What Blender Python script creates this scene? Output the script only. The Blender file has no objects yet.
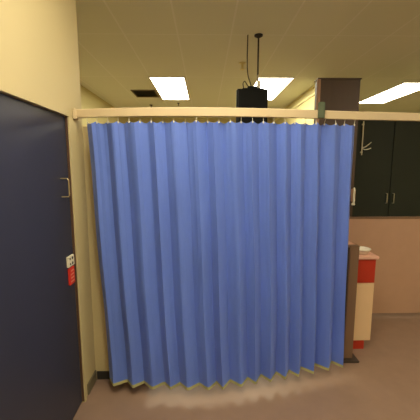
import bpy, bmesh, math, random
from mathutils import Vector, Matrix
random.seed(7)
S = bpy.context.scene
C = S.collection
R = math.radians

# ------------------------------------------------------------------ materials
def principled(name, col, rough=0.6, metal=0.0, spec=0.5):
    m = bpy.data.materials.new(name); m.use_nodes = True
    b = m.node_tree.nodes['Principled BSDF']
    b.inputs['Base Color'].default_value = (*col, 1)
    b.inputs['Roughness'].default_value = rough
    b.inputs['Metallic'].default_value = metal
    b.inputs['Specular IOR Level'].default_value = spec
    return m

def noisy(name, col, var=0.12, scale=6.0, rough=0.7, bump=0.05, bscale=60.0, metal=0.0, spec=0.4):
    """procedural surface: slight mottling of the colour and a fine bump"""
    m = principled(name, col, rough, metal, spec)
    nt = m.node_tree; b = nt.nodes['Principled BSDF']
    tc = nt.nodes.new('ShaderNodeTexCoord')
    n = nt.nodes.new('ShaderNodeTexNoise'); n.inputs['Scale'].default_value = scale; n.inputs['Detail'].default_value = 4
    mix = nt.nodes.new('ShaderNodeMix'); mix.data_type = 'RGBA'
    mix.inputs[6].default_value = (*[c*(1-var) for c in col], 1)
    mix.inputs[7].default_value = (*[min(1, c*(1+var)) for c in col], 1)
    nt.links.new(tc.outputs['Object'], n.inputs['Vector'])
    nt.links.new(n.outputs['Fac'], mix.inputs[0])
    nt.links.new(mix.outputs[2], b.inputs['Base Color'])
    n2 = nt.nodes.new('ShaderNodeTexNoise'); n2.inputs['Scale'].default_value = bscale
    bp = nt.nodes.new('ShaderNodeBump'); bp.inputs['Strength'].default_value = bump; bp.inputs['Distance'].default_value = 0.01
    nt.links.new(tc.outputs['Object'], n2.inputs['Vector'])
    nt.links.new(n2.outputs['Fac'], bp.inputs['Height']); nt.links.new(bp.outputs['Normal'], b.inputs['Normal'])
    return m

def wood(name, c1, c2, scale=9.0, rough=0.45):
    m = principled(name, c1, rough)
    nt = m.node_tree; b = nt.nodes['Principled BSDF']
    tc = nt.nodes.new('ShaderNodeTexCoord'); mp = nt.nodes.new('ShaderNodeMapping')
    mp.inputs['Scale'].default_value = (scale, scale, 0.6)
    n = nt.nodes.new('ShaderNodeTexNoise'); n.inputs['Scale'].default_value = 3; n.inputs['Detail'].default_value = 6
    mix = nt.nodes.new('ShaderNodeMix'); mix.data_type = 'RGBA'
    mix.inputs[6].default_value = (*c1, 1); mix.inputs[7].default_value = (*c2, 1)
    nt.links.new(tc.outputs['Object'], mp.inputs[0]); nt.links.new(mp.outputs[0], n.inputs['Vector'])
    nt.links.new(n.outputs['Fac'], mix.inputs[0]); nt.links.new(mix.outputs[2], b.inputs['Base Color'])
    return m

def tiled_ceiling(name, tile_u, tile_v, off_u, off_v):
    m = principled(name, (0.5, 0.45, 0.32), 0.9)
    nt = m.node_tree; b = nt.nodes['Principled BSDF']
    tc = nt.nodes.new('ShaderNodeTexCoord')
    mp = nt.nodes.new('ShaderNodeMapping'); mp.inputs['Location'].default_value = (-off_u, -off_v, 0)
    br = nt.nodes.new('ShaderNodeTexBrick')
    br.offset = 0.0; br.squash = 1.0
    br.inputs['Scale'].default_value = 1.0
    br.inputs['Brick Width'].default_value = tile_u; br.inputs['Row Height'].default_value = tile_v
    br.inputs['Mortar Size'].default_value = 0.009; br.inputs['Mortar Smooth'].default_value = 0.1
    br.inputs['Color1'].default_value = (0.80, 0.80, 0.65, 1); br.inputs['Color2'].default_value = (0.815, 0.81, 0.66, 1)
    br.inputs['Mortar'].default_value = (0.88, 0.87, 0.76, 1)
    nt.links.new(tc.outputs['Object'], mp.inputs[0]); nt.links.new(mp.outputs[0], br.inputs['Vector'])
    n = nt.nodes.new('ShaderNodeTexNoise'); n.inputs['Scale'].default_value = 90
    bp = nt.nodes.new('ShaderNodeBump'); bp.inputs['Strength'].default_value = 0.15; bp.inputs['Distance'].default_value = 0.004
    nt.links.new(tc.outputs['Object'], n.inputs['Vector']); nt.links.new(n.outputs['Fac'], bp.inputs['Height'])
    nt.links.new(bp.outputs['Normal'], b.inputs['Normal'])
    nt.links.new(br.outputs['Color'], b.inputs['Base Color'])
    return m

def fabric(name, col):
    """thin pleated non-woven cloth: diffuse with some light coming through"""
    m = bpy.data.materials.new(name); m.use_nodes = True
    nt = m.node_tree; nt.nodes.clear()
    out = nt.nodes.new('ShaderNodeOutputMaterial')
    tc = nt.nodes.new('ShaderNodeTexCoord')
    n = nt.nodes.new('ShaderNodeTexNoise'); n.inputs['Scale'].default_value = 2.6; n.inputs['Detail'].default_value = 5
    mix = nt.nodes.new('ShaderNodeMix'); mix.data_type = 'RGBA'
    mix.inputs[6].default_value = (*[c*0.93 for c in col], 1); mix.inputs[7].default_value = (*[min(1, c*1.07) for c in col], 1)
    nt.links.new(tc.outputs['Object'], n.inputs['Vector']); nt.links.new(n.outputs['Fac'], mix.inputs[0])
    w = nt.nodes.new('ShaderNodeTexNoise'); w.inputs['Scale'].default_value = 11; w.inputs['Detail'].default_value = 3; w.inputs['Distortion'].default_value = 1.2
    bp = nt.nodes.new('ShaderNodeBump'); bp.inputs['Strength'].default_value = 0.3; bp.inputs['Distance'].default_value = 0.012
    nt.links.new(tc.outputs['Object'], w.inputs['Vector']); nt.links.new(w.outputs['Fac'], bp.inputs['Height'])
    b = nt.nodes.new('ShaderNodeBsdfPrincipled'); b.inputs['Roughness'].default_value = 0.55
    b.inputs['Specular IOR Level'].default_value = 0.35
    b.inputs['Sheen Weight'].default_value = 0.25
    b.inputs['Sheen Tint'].default_value = (0.75, 0.8, 1.0, 1)
    t = nt.nodes.new('ShaderNodeBsdfTranslucent')
    nt.links.new(mix.outputs[2], b.inputs['Base Color']); nt.links.new(mix.outputs[2], t.inputs['Color'])
    nt.links.new(bp.outputs['Normal'], b.inputs['Normal'])
    ms = nt.nodes.new('ShaderNodeMixShader'); ms.inputs[0].default_value = 0.3
    nt.links.new(b.outputs[0], ms.inputs[1]); nt.links.new(t.outputs[0], ms.inputs[2])
    nt.links.new(ms.outputs[0], out.inputs['Surface'])
    return m

def lamp(name, col, strength):
    m = bpy.data.materials.new(name); m.use_nodes = True
    nt = m.node_tree; nt.nodes.clear()
    out = nt.nodes.new('ShaderNodeOutputMaterial'); e = nt.nodes.new('ShaderNodeEmission')
    e.inputs[0].default_value = (*col, 1); e.inputs[1].default_value = strength
    nt.links.new(e.outputs[0], out.inputs['Surface'])
    return m

M = dict(
    wall   = noisy('cream_wall_paint', (0.54, 0.44, 0.235), 0.04, 2.0, 0.65, 0.06, 140),
    wallfar= noisy('yellow_wall_paint', (0.62, 0.55, 0.27), 0.04, 2.0, 0.7, 0.05, 140),
    ceil   = tiled_ceiling('ceiling_tiles', 0.565, 1.55, -0.85, 0.40),
    floor  = noisy('vinyl_floor', (0.26, 0.165, 0.115), 0.13, 9.0, 0.42, 0.02, 90),
    base   = noisy('olive_skirting', (0.16, 0.13, 0.075), 0.08, 5, 0.5),
    navy   = noisy('navy_laminate', (0.035, 0.035, 0.055), 0.10, 5, 0.45, 0.03, 150),
    frame  = noisy('door_frame_paint', (0.30, 0.23, 0.12), 0.05, 8, 0.45),
    dframe = noisy('door_edge_brown', (0.10, 0.05, 0.03), 0.08, 8, 0.5),
    brass  = principled('worn_brass', (0.62, 0.50, 0.26), 0.35, 0.9),
    steel  = principled('steel', (0.6, 0.58, 0.52), 0.3, 0.9),
    plate  = noisy('cream_plate', (0.72, 0.66, 0.50), 0.05, 20, 0.5),
    dark   = principled('dark_mark', (0.02, 0.018, 0.015), 0.6),
    red    = noisy('red_tag', (0.62, 0.035, 0.02), 0.08, 20, 0.5),
    pinkr  = principled('pale_red_print', (0.75, 0.28, 0.18), 0.6),
    rail   = noisy('ivory_rail', (0.60, 0.47, 0.29), 0.04, 6, 0.4, 0.02, 80),
    green  = noisy('green_grey_plastic', (0.08, 0.10, 0.055), 0.08, 20, 0.5),
    curt   = fabric('blue_nonwoven', (0.165, 0.27, 0.78)),
    hem    = noisy('olive_hem', (0.42, 0.40, 0.17), 0.1, 20, 0.8),
    hook   = principled('white_hook', (0.72, 0.68, 0.55), 0.4),
    black  = noisy('black_plastic', (0.008, 0.008, 0.007), 0.15, 20, 0.6, 0.05, 200, 0.0, 0.15),
    cable  = principled('black_cable', (0.02, 0.018, 0.012), 0.5),
    screen = principled('dark_glass', (0.008, 0.008, 0.008), 0.12),
    brown  = wood('brown_laminate', (0.065, 0.038, 0.024), (0.085, 0.049, 0.031)),
    brown2 = wood('mid_brown_laminate', (0.17, 0.095, 0.055), (0.20, 0.115, 0.068)),
    foot   = noisy('dark_foot', (0.05, 0.035, 0.028), 0.1, 10, 0.5),
    panel  = noisy('pink_beige_panel', (0.42, 0.25, 0.16), 0.06, 9, 0.8, 0.1, 160),
    redlam = noisy('red_laminate', (0.42, 0.03, 0.012), 0.06, 8, 0.4),
    creaml = noisy('cream_laminate', (0.70, 0.48, 0.28), 0.04, 8, 0.45),
    top    = noisy('pink_worktop', (0.72, 0.42, 0.32), 0.05, 20, 0.35),
    white  = noisy('glazed_white', (0.85, 0.78, 0.66), 0.02, 10, 0.25),
    dgreen = noisy('dark_green_steel', (0.014, 0.019, 0.011), 0.15, 4, 0.65, 0.03, 90),
    lens   = lamp('fluorescent_lens', (1.0, 0.92, 0.70), 10.0),
    trim   = noisy('pale_trim', (0.80, 0.72, 0.38), 0.03, 8, 0.5),
    tray   = principled('troffer_white', (0.75, 0.72, 0.62), 0.5),
    ventm  = noisy('vent_brown', (0.22, 0.17, 0.10), 0.1, 12, 0.6),
)

# ------------------------------------------------------------------ helpers
def box(bm, x0, x1, y0, y1, z0, z1, bevel=0.0, seg=2):
    vs = [bm.verts.new((x, y, z)) for x in (x0, x1) for y in (y0, y1) for z in (z0, z1)]
    f = [(0,1,3,2), (4,6,7,5), (0,4,5,1), (2,3,7,6), (0,2,6,4), (1,5,7,3)]
    fs = [bm.faces.new([vs[i] for i in q]) for q in f]
    if bevel > 0:
        es = list({e for q in fs for e in q.edges})
        bmesh.ops.bevel(bm, geom=es, offset=bevel, segments=seg, affect='EDGES', clamp_overlap=True)
    return bm

def tube(bm, pts, r, n=10, cap=True):
    pts = [Vector(p) for p in pts]
    rings = []
    for i, p in enumerate(pts):
        t = (pts[min(i+1, len(pts)-1)] - pts[max(i-1, 0)]).normalized()
        a = Vector((0, 0, 1)) if abs(t.z) < 0.9 else Vector((1, 0, 0))
        u = t.cross(a).normalized(); v = t.cross(u).normalized()
        rr = r[i] if isinstance(r, (list, tuple)) else r
        rings.append([bm.verts.new(p + u*rr*math.cos(2*math.pi*k/n) + v*rr*math.sin(2*math.pi*k/n)) for k in range(n)])
    for a, b in zip(rings, rings[1:]):
        for k in range(n):
            bm.faces.new((a[k], a[(k+1) % n], b[(k+1) % n], b[k]))
    if cap:
        bm.faces.new(rings[0]); bm.faces.new(rings[-1])
    return bm

def lathe(bm, cx, cy, prof, n=24):
    rings = [[bm.verts.new((cx + r*math.cos(2*math.pi*k/n), cy + r*math.sin(2*math.pi*k/n), z)) for k in range(n)] for r, z in prof]
    for a, b in zip(rings, rings[1:]):
        for k in range(n):
            bm.faces.new((a[k], a[(k+1) % n], b[(k+1) % n], b[k]))
    bm.faces.new(rings[0]); bm.faces.new(rings[-1])
    return bm

def spline(pts, n=8):
    pts = [Vector(p) for p in pts]; out = []
    P = [2*pts[0]-pts[1]] + pts + [2*pts[-1]-pts[-2]]
    for i in range(1, len(P)-2):
        for k in range(n):
            t = k/n
            out.append(0.5*((2*P[i]) + (P[i+1]-P[i-1])*t + (2*P[i-1]-5*P[i]+4*P[i+1]-P[i+2])*t*t + (3*P[i]-P[i-1]-3*P[i+1]+P[i+2])*t**3))
    out.append(pts[-1]); return out

def root_loc(o):
    v = Vector((0, 0, 0))
    while o is not None:
        v += Vector(o.location); o = o.parent
    return v

def obj(name, bm, mat, parent=None, loc=None, smooth=False, label=None):
    """geometry is given in room coordinates; the mesh is stored about its own origin"""
    me = bpy.data.meshes.new(name)
    bmesh.ops.recalc_face_normals(bm, faces=bm.faces)
    off = root_loc(parent) if parent is not None else Vector(loc if loc is not None else (0, 0, 0))
    bmesh.ops.translate(bm, verts=bm.verts, vec=-off)
    bm.to_mesh(me); bm.free()
    me.materials.append(mat)
    if smooth:
        for p in me.polygons: p.use_smooth = True
    o = bpy.data.objects.new(name, me); C.objects.link(o)
    if parent is not None: o.parent = parent
    else: o.location = off
    if label: o['label'] = label
    return o

def thing(name, label, cat, loc, group=None):
    o = bpy.data.objects.new(name, None); C.objects.link(o); o.location = loc
    o['label'] = label; o['category'] = cat
    if group: o['group'] = group
    return o

def tag(o, label, cat, group=None):
    o['label'] = label; o['category'] = cat
    if group: o['group'] = group
    return o

def struct(name, bm, mat, parent=None, **k):
    o = obj(name, bm, mat, parent, **k)
    if parent is None: o['kind'] = 'structure'
    return o

def nb(): return bmesh.new()
def bx(*a, **k): return box(nb(), *a, **k)

# ------------------------------------------------------------------ room shell
H = 3.1                # ceiling
XL, XN, XR = -0.89, -2.10, 5.5      # left wall by the door, recessed wall beyond the corner, right wall
YC, YB, YF = 2.33, 9.0, -3.2        # corner depth, far wall, wall behind the viewer
XS, YS = 1.88, 5.16                 # partition wall on the right

struct('floor', bx(XN-0.1, XR+0.1, YF-0.1, YB+0.1, -0.1, 0.0), M['floor'])
struct('ceiling', bx(XN-0.1, XR+0.1, YF-0.1, YB+0.1, H, H+0.1), M['ceil'])
DY0, DY1, DZ = 1.09, 2.105, 2.06     # door opening in the left wall
b = nb()
box(b, XL-0.14, XL, YF, DY0, 0, H)
box(b, XL-0.14, XL, DY1, YC, 0, H)
box(b, XL-0.14, XL, DY0, DY1, DZ, H)
struct('wall_left', b, M['wall'])
struct('wall_recess', bx(XN, XL-0.14, YC-0.12, YC, 0, H), M['wall'])
struct('wall_left_far', bx(XN-0.1, XN, YC-0.12, YB, 0, H), M['wallfar'])
struct('wall_back', bx(XN-0.1, XR+0.1, YB, YB+0.1, 0, H), M['wallfar'])
struct('wall_right', bx(XR, XR+0.1, YF, YB, 0, H), M['wallfar'])
struct('wall_front', bx(XN-0.1, XR+0.1, YF-0.1, YF, 0, H), M['wallfar'])
struct('wall_partition', bx(XS, XS+0.12, YS, YB, 0, H), M['wallfar'])
struct('trim_1', bx(XS-0.02, XS, YS, YB, H-0.165, H-0.125, bevel=0.004), M['trim'])
struct('trim_2', bx(XS-0.012, XS, YS, YB, H-0.02, H, bevel=0.002), M['trim'])
b = nb(); box(b, XL, XL+0.012, YF, DY0-0.07, 0, 0.09, bevel=0.004); box(b, XL, XL+0.012, DY1+0.04, YC-0.012, 0, 0.09, bevel=0.004)
struct('baseboard_left', b, M['base'])
struct('baseboard_left_far', bx(XN, XN+0.012, YC, YB, 0, 0.09, bevel=0.004), M['base'])
struct('baseboard_recess', bx(XN+0.012, XL, YC, YC+0.012, 0, 0.09, bevel=0.004), M['base'])

struct('wall_return', bx(XL-0.02, -0.45, 2.331, 2.39, 0, 2.0), M['wall'])
struct('baseboard_return', bx(XL+0.012, -0.45, 2.32, 2.331, 0, 0.07, bevel=0.003), M['dark'])

# ------------------------------------------------------------------ navy door
door = struct('door_1', bx(XL-0.06, XL-0.012, DY0+0.03, DY1-0.03, 0.008, DZ-0.03, bevel=0.003), M['navy'],
              )
# frame: jambs and head with a rounded corner
b = nb()
fr = 0.04
path = [(XL, DY0, 0), (XL, DY0, DZ-0.06)] + [(XL, DY0+0.06-0.06*math.cos(a), DZ-0.06+0.06*math.sin(a)) for a in [R(15*k) for k in range(1, 7)]]
path += [(XL, DY1-0.06+0.06*math.sin(a), DZ-0.06+0.06*math.cos(a)) for a in [R(15*k) for k in range(0, 7)]] + [(XL, DY1, 0)]
def ring(p, q):
    """rectangular section of the frame between outer point p and inner point q"""
    return [b.verts.new((XL+0.012, p[1], p[2])), b.verts.new((XL-0.08, p[1], p[2])), b.verts.new((XL-0.08, q[1], q[2])), b.verts.new((XL+0.012, q[1], q[2]))]
cy, cz = (DY0+DY1)/2, DZ/2
rings = []
for p in path:
    iy = min(max(p[1], DY0+0.028), DY1-0.028)
    iz = min(p[2], DZ-0.028)
    rings.append(ring(p, (0, iy, iz)))
for r0, r1 in zip(rings, rings[1:]):
    for k in range(4): b.faces.new((r0[k], r0[(k+1) % 4], r1[(k+1) % 4], r1[k]))
b.faces.new(rings[0]); b.faces.new(rings[-1])
obj('door_frame', b, M['wall'], door)
b = bx(XL-0.011, XL+0.004, DY1-0.034, DY1-0.028, 0.01, DZ-0.03, bevel=0.002)
obj('edge_strip', b, M['dframe'], door, label='brown strip down the door edge')
# D-shaped pull handle
hy = 1.962
pts = [(XL-0.014, hy, 1.635), (XL+0.028, hy, 1.635), (XL+0.036, hy, 1.625), (XL+0.036, hy, 1.53), (XL+0.028, hy, 1.52), (XL-0.014, hy, 1.52)]
obj('pull_handle', tube(nb(), pts, 0.0042, 8), M['brass'], door, label='thin brass D-shaped pull')
# lock plate with four marks, red tag below
pl = obj('lock_plate', bx(XL-0.013, XL+0.004, 1.965, 2.05, 1.055, 1.125, bevel=0.003), M['plate'], door, label='cream plate with four dark marks')
for yy, zz, rr in ((1.987, 1.108, .007), (1.987, 1.074, .007), (2.022, 1.108, .010), (2.022, 1.073, .010)):
    bm = nb(); tube(bm, [(XL, yy, zz), (XL+0.0055, yy, zz)], rr, 10)
    obj('button', bm, M['dark'], pl)
rt = obj('red_tag', bx(XL-0.012, XL+0.002, 1.975, 2.05, 0.93, 1.045, bevel=0.003), M['red'], door, label='bright red tag with faint print')
for k in range(4):
    obj('print_line', bx(XL+0.0015, XL+0.003, 1.987+0.004*(k % 2), 2.036, 0.948+k*0.024, 0.956+k*0.024), M['pinkr'], rt)

# ------------------------------------------------------------------ ceiling fittings
def troffer(x0, x1, y0, y1, label, near=False):
    t = thing('ceiling_light', label, 'light', ((x0+x1)/2, (y0+y1)/2, H), 'fluorescent ceiling panels')
    b = nb(); f = 0.018
    box(b, x0-f, x1+f, y0-f, y0, H-0.012, H); box(b, x0-f, x1+f, y1, y1+f, H-0.012, H)
    box(b, x0-f, x0, y0, y1, H-0.012, H); box(b, x1, x1+f, y0, y1, H-0.012, H)
    obj('light_frame', b, M['tray'], t)
    obj('light_lens', bx(x0, x1, y0, y1, H-0.008, H-0.002), M['lens'], t)
    return t
troffer(-0.85, -0.325, 5.05, 6.6, 'bright rectangular ceiling light above the left half of the blue curtain')
troffer(0.84, 1.385, 5.05, 6.6, 'bright rectangular ceiling light just behind the black hanging monitor')
troffer(3.30, 3.85, 5.3, 6.9, 'bright ceiling light partly hidden beside the tall brown column')
troffer(-0.22, 0.33, 0.2, 1.75, 'ceiling light overhead in front of the curtain')
troffer(3.3, 3.85, 0.3, 1.9, 'added unseen ceiling light over the floor right of the counter, lifting the ambient light')  # extra panel out of view, added to raise the ambient light
troffer(1.2, 1.75, -2.6, -1.05, 'ceiling light far behind the viewer')

def vent():
    x0, x1, y0, y1 = -1.34, -0.90, 5.85, 6.40
    t = thing('air_vent', 'small dark ceiling air vent at the left edge of the left light', 'vent', ((x0+x1)/2, (y0+y1)/2, H))
    b = nb(); f = 0.025
    box(b, x0, x1, y0, y0+f, H-0.014, H); box(b, x0, x1, y1-f, y1, H-0.014, H)
    box(b, x0, x0+f, y0+f, y1-f, H-0.014, H); box(b, x1-f, x1, y0+f, y1-f, H-0.014, H)
    obj('vent_frame', b, M['ventm'], t)
    obj('vent_backing', bx(x0+f, x1-f, y0+f, y1-f, H-0.004, H-0.001), M['dark'], t)
    b = nb()
    for k in range(9):
        yy = y0+f+0.02+k*0.055
        vs = [b.verts.new(v) for v in ((x0+f, yy, H-0.013), (x1-f, yy, H-0.013), (x1-f, yy+0.03, H-0.005), (x0+f, yy+0.03, H-0.005))]
        b.faces.new(vs)
    bmesh.ops.solidify(b, geom=b.faces[:], thickness=0.002)
    obj('vent_slats', b, M['ventm'], t)
vent()

def sprinkler(x, y, label, mat, s=1.0):
    t = thing('sprinkler_head', label, 'sprinkler', (x, y, H), 'ceiling sprinklers')
    obj('escutcheon', lathe(nb(), x, y, [(0.034*s, H), (0.036*s, H-0.006), (0.016*s, H-0.012)], 20), mat, t, smooth=True)
    obj('nozzle', lathe(nb(), x, y, [(0.012*s, H-0.01), (0.010*s, H-0.05*s), (0.004*s, H-0.055*s), (0.026*s, H-0.062*s), (0.026*s, H-0.066*s)], 14), mat, t)
sprinkler(0.505, 4.38, 'brassy sprinkler head on the ceiling above the black monitor', M['trim'], 1.3)
sprinkler(-1.2, 7.2, 'dark sprinkler head left of the left light, low near the rail', M['dark'], 1.1)
sprinkler(-0.575, 7.0, 'dark sprinkler head just beyond the far end of left light', M['dark'], 0.8)

# ------------------------------------------------------------------ curtain rail
rail_pts = [(-0.89, 2.20), (-0.5, 2.135), (0.0, 2.115), (0.5, 2.155), (0.97, 2.235), (1.3, 2.27), (1.9, 2.34), (2.6, 2.44)]
rail_curve = spline([(x, y, 0) for x, y in rail_pts], 10)
def rail_y(x):
    for a, c in zip(rail_curve, rail_curve[1:]):
        if a.x <= x <= c.x: return a.y + (c.y-a.y)*(x-a.x)/(c.x-a.x)
    return rail_curve[0].y if x < rail_curve[0].x else rail_curve[-1].y
RZ0, RZ1 = 2.04, 2.095
rail = thing('curtain_rail', 'long ivory curtain rail running above the blue pleated curtain', 'curtain rail', (0, 2.115, RZ0))
sec = [(-0.016, RZ0), (-0.016, RZ1-0.006), (-0.010, RZ1), (0.010, RZ1), (0.016, RZ1-0.006), (0.016, RZ0), (0.006, RZ0), (0.006, RZ0+0.012), (-0.006, RZ0+0.012), (-0.006, RZ0)]
def sweep(bm, pts, sec):
    rings = []
    for i, p in enumerate(pts):
        t = (pts[min(i+1, len(pts)-1)] - pts[max(i-1, 0)]).normalized(); nrm = Vector((-t.y, t.x, 0))
        rings.append([bm.verts.new((p.x+nrm.x*o, p.y+nrm.y*o, z)) for o, z in sec])
    n = len(sec)
    for a, c in zip(rings, rings[1:]):
        for k in range(n): bm.faces.new((a[k], a[(k+1) % n], c[(k+1) % n], c[k]))
    bm.faces.new(rings[0]); bm.faces.new(rings[-1])
    return bm
SPLIT = 0.80
left_seg = [p for p in rail_curve if p.x <= SPLIT] + [Vector((SPLIT, rail_y(SPLIT), 0))]
right_seg = [Vector((SPLIT+0.001, rail_y(SPLIT), 0))] + [p for p in rail_curve if p.x > SPLIT+0.01]
obj('track', sweep(nb(), left_seg, sec), M['rail'], rail)
obj('track', sweep(nb(), right_seg, sec), M['rail'], rail)
obj('wall_bracket', bx(XL, XL+0.02, 2.165, 2.235, RZ0-0.012, RZ1+0.004, bevel=0.004), M['rail'], rail)
jy = rail_y(0.80)
obj('joint_clip', bx(0.775, 0.82, jy-0.036, jy-0.014, RZ0-0.002, RZ1+0.05, bevel=0.004), M['green'], rail, label='green grey clip box over the rail joint')
b = nb(); tube(b, [(2.5, rail_y(2.5), RZ1-0.003), (2.5, rail_y(2.5), H-0.01)], 0.009, 12); lathe(b, 2.5, rail_y(2.5), [(0.035, H), (0.035, H-0.012), (0.012, H-0.02)], 16)
obj('ceiling_rod', b, M['rail'], rail)

# ------------------------------------------------------------------ curtain
NP = 15
edges = [0.0]
for i in range(NP):
    edges.append(edges[-1] + 1.0 + random.uniform(-0.22, 0.22) - 0.012*i)
edges = [e/edges[-1] for e in edges]
asym = [0.36 + 0.30*i/(NP-1) + random.uniform(-0.07, 0.07) for i in range(NP)]
amp = [random.uniform(0.8, 1.15) for _ in range(NP)]
ZT, ZB = 2.014, 0.088
SUB = 12
def curtain_point(u_i, k, v):
    """pleat index, sub position 0..SUB, v: 0 bottom .. 1 top"""
    t = k/SUB
    e0, e1 = edges[u_i], edges[u_i+1]
    s = e0 + (e1-e0)*t
    a = asym[u_i]
    tri = t/a if t < a else (1-t)/(1-a)          # 0..1..0 zigzag
    tri = tri*0.82 + 0.18*math.sin(tri*math.pi/2)**2
    xl = -0.735 + (-0.81+0.735)*v
    xr = 1.148 + (1.072-1.148)*v
    sway = 0.006*math.sin(7*s+2.2*v*math.pi) * (1-v)
    x = xl + (xr-xl)*s + sway
    A = ((0.060+0.034*s)*(1-v) + 0.040*v)*amp[u_i]
    y = rail_y(xl + (xr-xl)*s) + 0.10*(1-v)*max(0, s-0.45)/0.55 + (0.5-tri)*A
    y += 0.0045*(1-abs(((tri*2.0 + 0.35*u_i) % 1.0)*2-1))*(0.6+0.4*v)
    y += 0.004*math.sin(13*s + 9*v) + 0.003*math.sin(31*s - 14*v)
    return x, y, s
def hemz(s): return ZB + 0.012*max(0, s-0.5)/0.5
NV = 54
b = nb(); grid = []
cols = [(i, k) for i in range(NP) for k in range(SUB)] + [(NP-1, SUB)]
NH = 26
for (i, k) in cols:
    col = []
    for j in range(NV+1):
        v = j/NV
        x, y, s = curtain_point(i, k, v)
        zb = hemz(s); z = zb + (ZT-zb)*v
        if v > 0.97:                              # sags a little between the hooks
            sag = abs(math.sin(math.pi*s*(NH-1)))
            z -= 0.017*sag*(v-0.97)/0.03
        col.append(b.verts.new((x, y, z)))
    grid.append(col)
for a, c in zip(grid, grid[1:]):
    for j in range(NV): b.faces.new((a[j], c[j], c[j+1], a[j+1]))
curtain = thing('pleated_curtain', 'long blue accordion-pleated disposable curtain hanging from the ivory rail', 'curtain', (0.18, 2.16, 0.0))
panel = obj('curtain_panel', b, M['curt'], curtain)
md = panel.modifiers.new('thick', 'SOLIDIFY'); md.thickness = 0.0012; md.offset = 0
# hem along the bottom
b = nb(); prev = None
for (i, k) in cols:
    x, y, s = curtain_point(i, k, 0)
    x2, y2, _ = curtain_point(i, k, 0.009)
    zb = hemz(s)
    q = [b.verts.new((x, y-0.002, zb-0.008)), b.verts.new((x2, y2-0.002, zb+0.014)), b.verts.new((x2, y2+0.002, zb+0.014)), b.verts.new((x, y+0.002, zb-0.008))]
    if prev:
        for m_ in range(4): b.faces.new((prev[m_], prev[(m_+1) % 4], q[(m_+1) % 4], q[m_]))
    else: b.faces.new(q)
    prev = q
b.faces.new(prev)
obj('hem', b, M['hem'], curtain, label='thin olive hem along the bottom edge')
# hooks
for h in range(NH):
    s = 0.004 + 0.992*h/(NH-1)
    i = max(j for j in range(NP) if edges[j] <= s)
    k = (s-edges[i])/(edges[i+1]-edges[i])*SUB
    x, y, _ = curtain_point(i, k, 1.0)
    ry = rail_y(x)
    pts = spline([(x, ry, RZ0+0.008), (x, ry, RZ0-0.004), (x, (ry+y)/2-0.003, RZ0-0.014), (x, y-0.004, ZT-0.005), (x+0.001, y-0.005, ZT-0.012)], 3)
    b = nb(); tube(b, pts, 0.0018, 6); box(b, x-0.005, x+0.005, y-0.0065, y-0.0035, ZT-0.016, ZT-0.004)
    obj('hook', b, M['hook'], curtain)

# ------------------------------------------------------------------ hanging monitor
mx0, mx1, my0, mz0, mz1 = 0.335, 0.665, 3.38, 2.12, 2.525
mon = thing('hanging_monitor', 'black boxy monitor hung from the ceiling on a rod behind the rail', 'monitor', (0.5, 3.55, H))
b = nb(); box(b, mx0, mx1, my0, my0+0.07, mz0, mz1, bevel=0.010)
vs0 = [(mx0+0.012, my0+0.07), (mx1-0.012, my0+0.07), (mx1-0.06, my0+0.34), (mx0+0.06, my0+0.34)]
lo = [b.verts.new((x, y, mz0+0.015 if y < my0+0.1 else mz0+0.07)) for x, y in vs0]
hi = [b.verts.new((x, y, mz1-0.015 if y < my0+0.1 else mz1-0.07)) for x, y in vs0]
for k in range(4): b.faces.new((lo[k], lo[(k+1) % 4], hi[(k+1) % 4], hi[k]))
b.faces.new(lo); b.faces.new(hi)
obj('housing', b, M['black'], mon)
b = bx(mx0+0.035, mx1-0.035, my0-0.003, my0+0.004, mz0+0.055, mz1-0.035, bevel=0.002)
obj('screen', b, M['black'], mon)
obj('bezel_strip', bx(mx0+0.014, mx0+0.020, my0-0.004, my0+0.002, mz0+0.03, mz1-0.02), M['cable'], mon)
b = nb()
for k in range(5): box(b, 0.46+k*0.02, 0.472+k*0.02, my0-0.004, my0+0.001, mz0+0.025, mz0+0.032)
obj('buttons', b, M['cable'], mon)
b = nb(); box(b, 0.40, 0.63, my0+0.05, my0+0.2, mz1-0.004, mz1+0.02, bevel=0.005); box(b, 0.46, 0.56, my0+0.07, my0+0.17, mz1+0.018, mz1+0.045, bevel=0.006)
obj('bracket', b, M['black'], mon)
b = nb(); tube(b, [(0.572, my0+0.12, mz1+0.01), (0.572, my0+0.12, H-0.01)], 0.009, 12); lathe(b, 0.572, my0+0.12, [(0.045, H), (0.045, H-0.012), (0.014, H-0.03)], 20)
obj('ceiling_rod', b, M['cable'], mon)
obj('cable', tube(nb(), spline([(0.505, my0+0.1, mz1+0.03), (0.485, my0+0.08, mz1+0.08), (0.462, my0+0.1, mz1+0.17), (0.455, my0+0.12, mz1+0.32), (0.458, my0+0.12, H)], 8), 0.006, 8), M['cable'], mon)
obj('cable', tube(nb(), spline([(0.42, my0+0.06, mz1-0.005), (0.405, my0+0.05, mz1+0.06), (0.425, my0+0.05, mz1+0.085), (0.455, my0+0.07, mz1+0.05), (0.50, my0+0.1, mz1+0.03)], 8), 0.005, 8), M['cable'], mon)
b = nb(); box(b, 0.560, 0.600, my0+0.09, my0+0.10, mz1+0.03, mz1+0.11, bevel=0.004); tube(b, spline([(0.575, my0+0.095, mz1+0.10), (0.572, my0+0.1, mz1+0.15), (0.58, my0+0.11, mz1+0.17)], 6), 0.006, 8)
obj('plug', b, M['white'], mon, label='white plug and lead tied to the rod')

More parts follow.
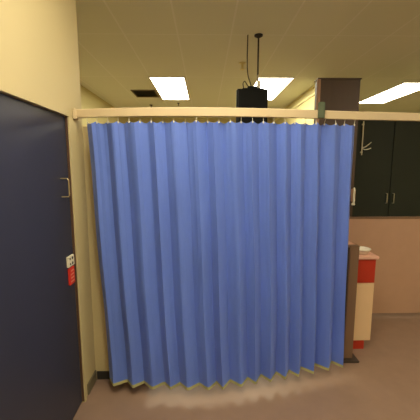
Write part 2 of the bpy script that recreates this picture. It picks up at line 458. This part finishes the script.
# ------------------------------------------------------------------ right side: column, panel, counter, post
cx0, cx1, cy0 = 1.235, 1.695, 3.50
col_ = thing('brown_column', 'tall dark brown boxed column rising above the right end of the rail', 'column', ((cx0+cx1)/2, cy0+0.05, 0))
obj('casing', bx(cx0, cx1, cy0, cy0+0.11, 0, 2.655, bevel=0.006), M['brown'], col_)
obj('corner_strip', bx(cx0-0.012, cx0+0.022, cy0-0.012, cy0+0.02, 0.0, 2.655, bevel=0.004), M['panel'], col_, label='paler strip down the left corner')
obj('cap', bx(cx0-0.01, cx1+0.01, cy0-0.01, cy0+0.12, 2.655, 2.668, bevel=0.003), M['brown'], col_)

low = thing('low_partition', 'low pinkish beige partition panel standing behind the red and cream counter', 'partition', (1.8, 3.33, 0))
obj('partition_panel', bx(1.30, 2.60, 3.315, 3.35, 0.06, 1.15), M['panel'], low)
b = nb(); box(b, 1.295, 2.605, 3.308, 3.357, 1.15, 1.17, bevel=0.004); box(b, 1.285, 1.30, 3.308, 3.357, 0.0, 1.17, bevel=0.003); box(b, 2.60, 2.615, 3.308, 3.357, 0.0, 1.17, bevel=0.003)
obj('partition_edge', b, M['brown2'], low)

ky0, ky1 = 2.71, 3.30
cn = thing('counter_cabinet', 'cream and red counter cabinet with pink top behind the brown post', 'cabinet', (1.4, 3.0, 0))
kx0, kx1 = 1.20, 1.56
obj('carcass', bx(kx0, kx1, ky0+0.02, ky1, 0.085, 0.88), M['creaml'], cn)
obj('kickboard', bx(kx0+0.01, kx1-0.06, ky0+0.006, ky0+0.026, 0.0, 0.085), M['redlam'], cn, label='red kickboard')
dr = obj('drawer', bx(kx0+0.004, kx1-0.004, ky0, ky0+0.02, 0.655, 0.876, bevel=0.003), M['redlam'], cn, label='red drawer front')
obj('drawer_pull', tube(nb(), [(1.28, ky0, 0.77), (1.28, ky0-0.022, 0.77), (1.34, ky0-0.022, 0.77), (1.34, ky0, 0.77)], 0.004, 8), M['steel'], dr)
dd = obj('door', bx(kx0+0.004, kx1-0.004, ky0, ky0+0.02, 0.088, 0.650, bevel=0.003), M['creaml'], cn, label='cream door')
obj('door_pull', tube(nb(), [(1.27, ky0, 0.50), (1.27, ky0-0.022, 0.50), (1.27, ky0-0.022, 0.60), (1.27, ky0, 0.60)], 0.004, 8), M['steel'], dd)
obj('worktop', bx(kx0-0.01, kx1+0.015, ky0-0.02, ky1, 0.88, 0.91, bevel=0.006), M['top'], cn, label='pink worktop')
b = nb(); lathe(b, 1.455, 2.80, [(0.045, 0.911), (0.06, 0.914), (0.085, 0.955), (0.088, 0.958), (0.080, 0.957), (0.055, 0.922), (0.01, 0.92)], 28)
tag(obj('bowl', b, M['white'], None, (1.455, 2.80, 0.911), smooth=True), 'small white round bowl on the pink counter top', 'bowl')

post = thing('square_post', 'waist-high brown square post on a dark foot plate beside the curtain', 'post', (1.30, 2.58, 0))
px0, px1, py0, py1 = 1.228, 1.31, 2.54, 2.59
obj('shaft', bx(px0, px1, py0, py1, 0.018, 1.04, bevel=0.004), M['brown2'], post)
obj('side_strip', bx(px0-0.014, px0, py0+0.004, py1, 0.018, 1.03, bevel=0.002), M['foot'], post, label='dark strip on the left side')
obj('foot_plate', bx(px0-0.045, px1+0.045, py0-0.04, py1+0.05, 0, 0.018, bevel=0.004), M['foot'], post, label='dark flat foot plate')
obj('post_cap', bx(px0-0.003, px1+0.003, py0-0.003, py1+0.003, 1.04, 1.046, bevel=0.002), M['brown2'], post)

# tall dark cabinet beyond
tc_ = thing('tall_cabinet', 'tall dark green cabinet standing beyond the low partition', 'cabinet', (2.65, 4.6, 0))
obj('carcass', bx(2.0, 3.3, 4.42, 4.9, 0.06, 2.42, bevel=0.004), M['dgreen'], tc_)
obj('plinth', bx(2.02, 3.28, 4.45, 4.88, 0, 0.06), M['dark'], tc_)
for x0, x1, hx in ((2.008, 2.646, 2.60), (2.654, 3.292, 2.70)):
    d = obj('door', bx(x0, x1, 4.40, 4.42, 0.08, 2.40, bevel=0.003), M['dgreen'], tc_)
    obj('handle', tube(nb(), [(hx, 4.40, 1.20), (hx, 4.37, 1.20), (hx, 4.37, 1.34), (hx, 4.40, 1.34)], 0.006, 8), M['steel'], d)

# pale rod and bent arms fixed to the cabinet front
br = thing('hook_bracket', 'thin pale vertical rod with bent arms on the dark green cabinet', 'hook', (2.19, 4.40, 1.88))
hx_, hy_ = 2.195, 4.375
b = nb(); tube(b, [(hx_, hy_, 1.88), (hx_, hy_, 2.34)], 0.008, 10); box(b, hx_-0.012, hx_+0.012, hy_, 4.399, 2.29, 2.31); box(b, hx_-0.012, hx_+0.012, hy_, 4.399, 1.91, 1.93)
obj('rod', b, M['hook'], br)
obj('arm', tube(nb(), spline([(hx_, hy_, 1.985), (hx_+0.03, hy_-0.02, 1.99), (hx_+0.07, hy_-0.03, 2.02), (hx_+0.11, hy_-0.03, 2.055)], 5), 0.007, 8), M['hook'], br)
obj('arm', tube(nb(), spline([(hx_, hy_, 1.975), (hx_+0.03, hy_-0.02, 1.955), (hx_+0.07, hy_-0.03, 1.96), (hx_+0.11, hy_-0.03, 1.975)], 5), 0.007, 8), M['hook'], br)

# handset on the column
ph = thing('wall_phone', 'pale wall phone with a hanging handset beside the curtain edge', 'phone', (1.68, 3.49, 1.45))
b = bx(1.655, 1.705, 3.468, 3.50, 1.32, 1.47, bevel=0.008)
obj('cradle', b, M['panel'], ph)
b = nb(); tube(b, spline([(1.672, 3.452, 1.30), (1.672, 3.44, 1.33), (1.672, 3.445, 1.40), (1.672, 3.44, 1.45), (1.672, 3.452, 1.48)], 5), 0.011, 10); lathe(b, 1.672, 3.452, [(0.018, 1.285), (0.02, 1.30), (0.012, 1.315)], 12)
obj('handset', b, M['hook'], ph, smooth=True)

# ------------------------------------------------------------------ camera
cam = bpy.data.cameras.new('camera'); co = bpy.data.objects.new('camera', cam); C.objects.link(co)
cam.sensor_fit = 'HORIZONTAL'; cam.sensor_width = 36; cam.lens = 36*310/420
cam.clip_start = 0.05
co.location = (0, 0, 1.7); co.rotation_euler = (R(90-7.7), 0, R(-0.92))
S.camera = co

w = bpy.data.worlds.new('world'); S.world = w; w.use_nodes = True
w.node_tree.nodes['Background'].inputs[0].default_value = (0.02, 0.02, 0.02, 1)
S.view_settings.view_transform = 'Standard'; S.view_settings.look = 'None'
S.view_settings.gamma = 1; S.view_settings.use_curve_mapping = False
S.view_settings.exposure = 1.17
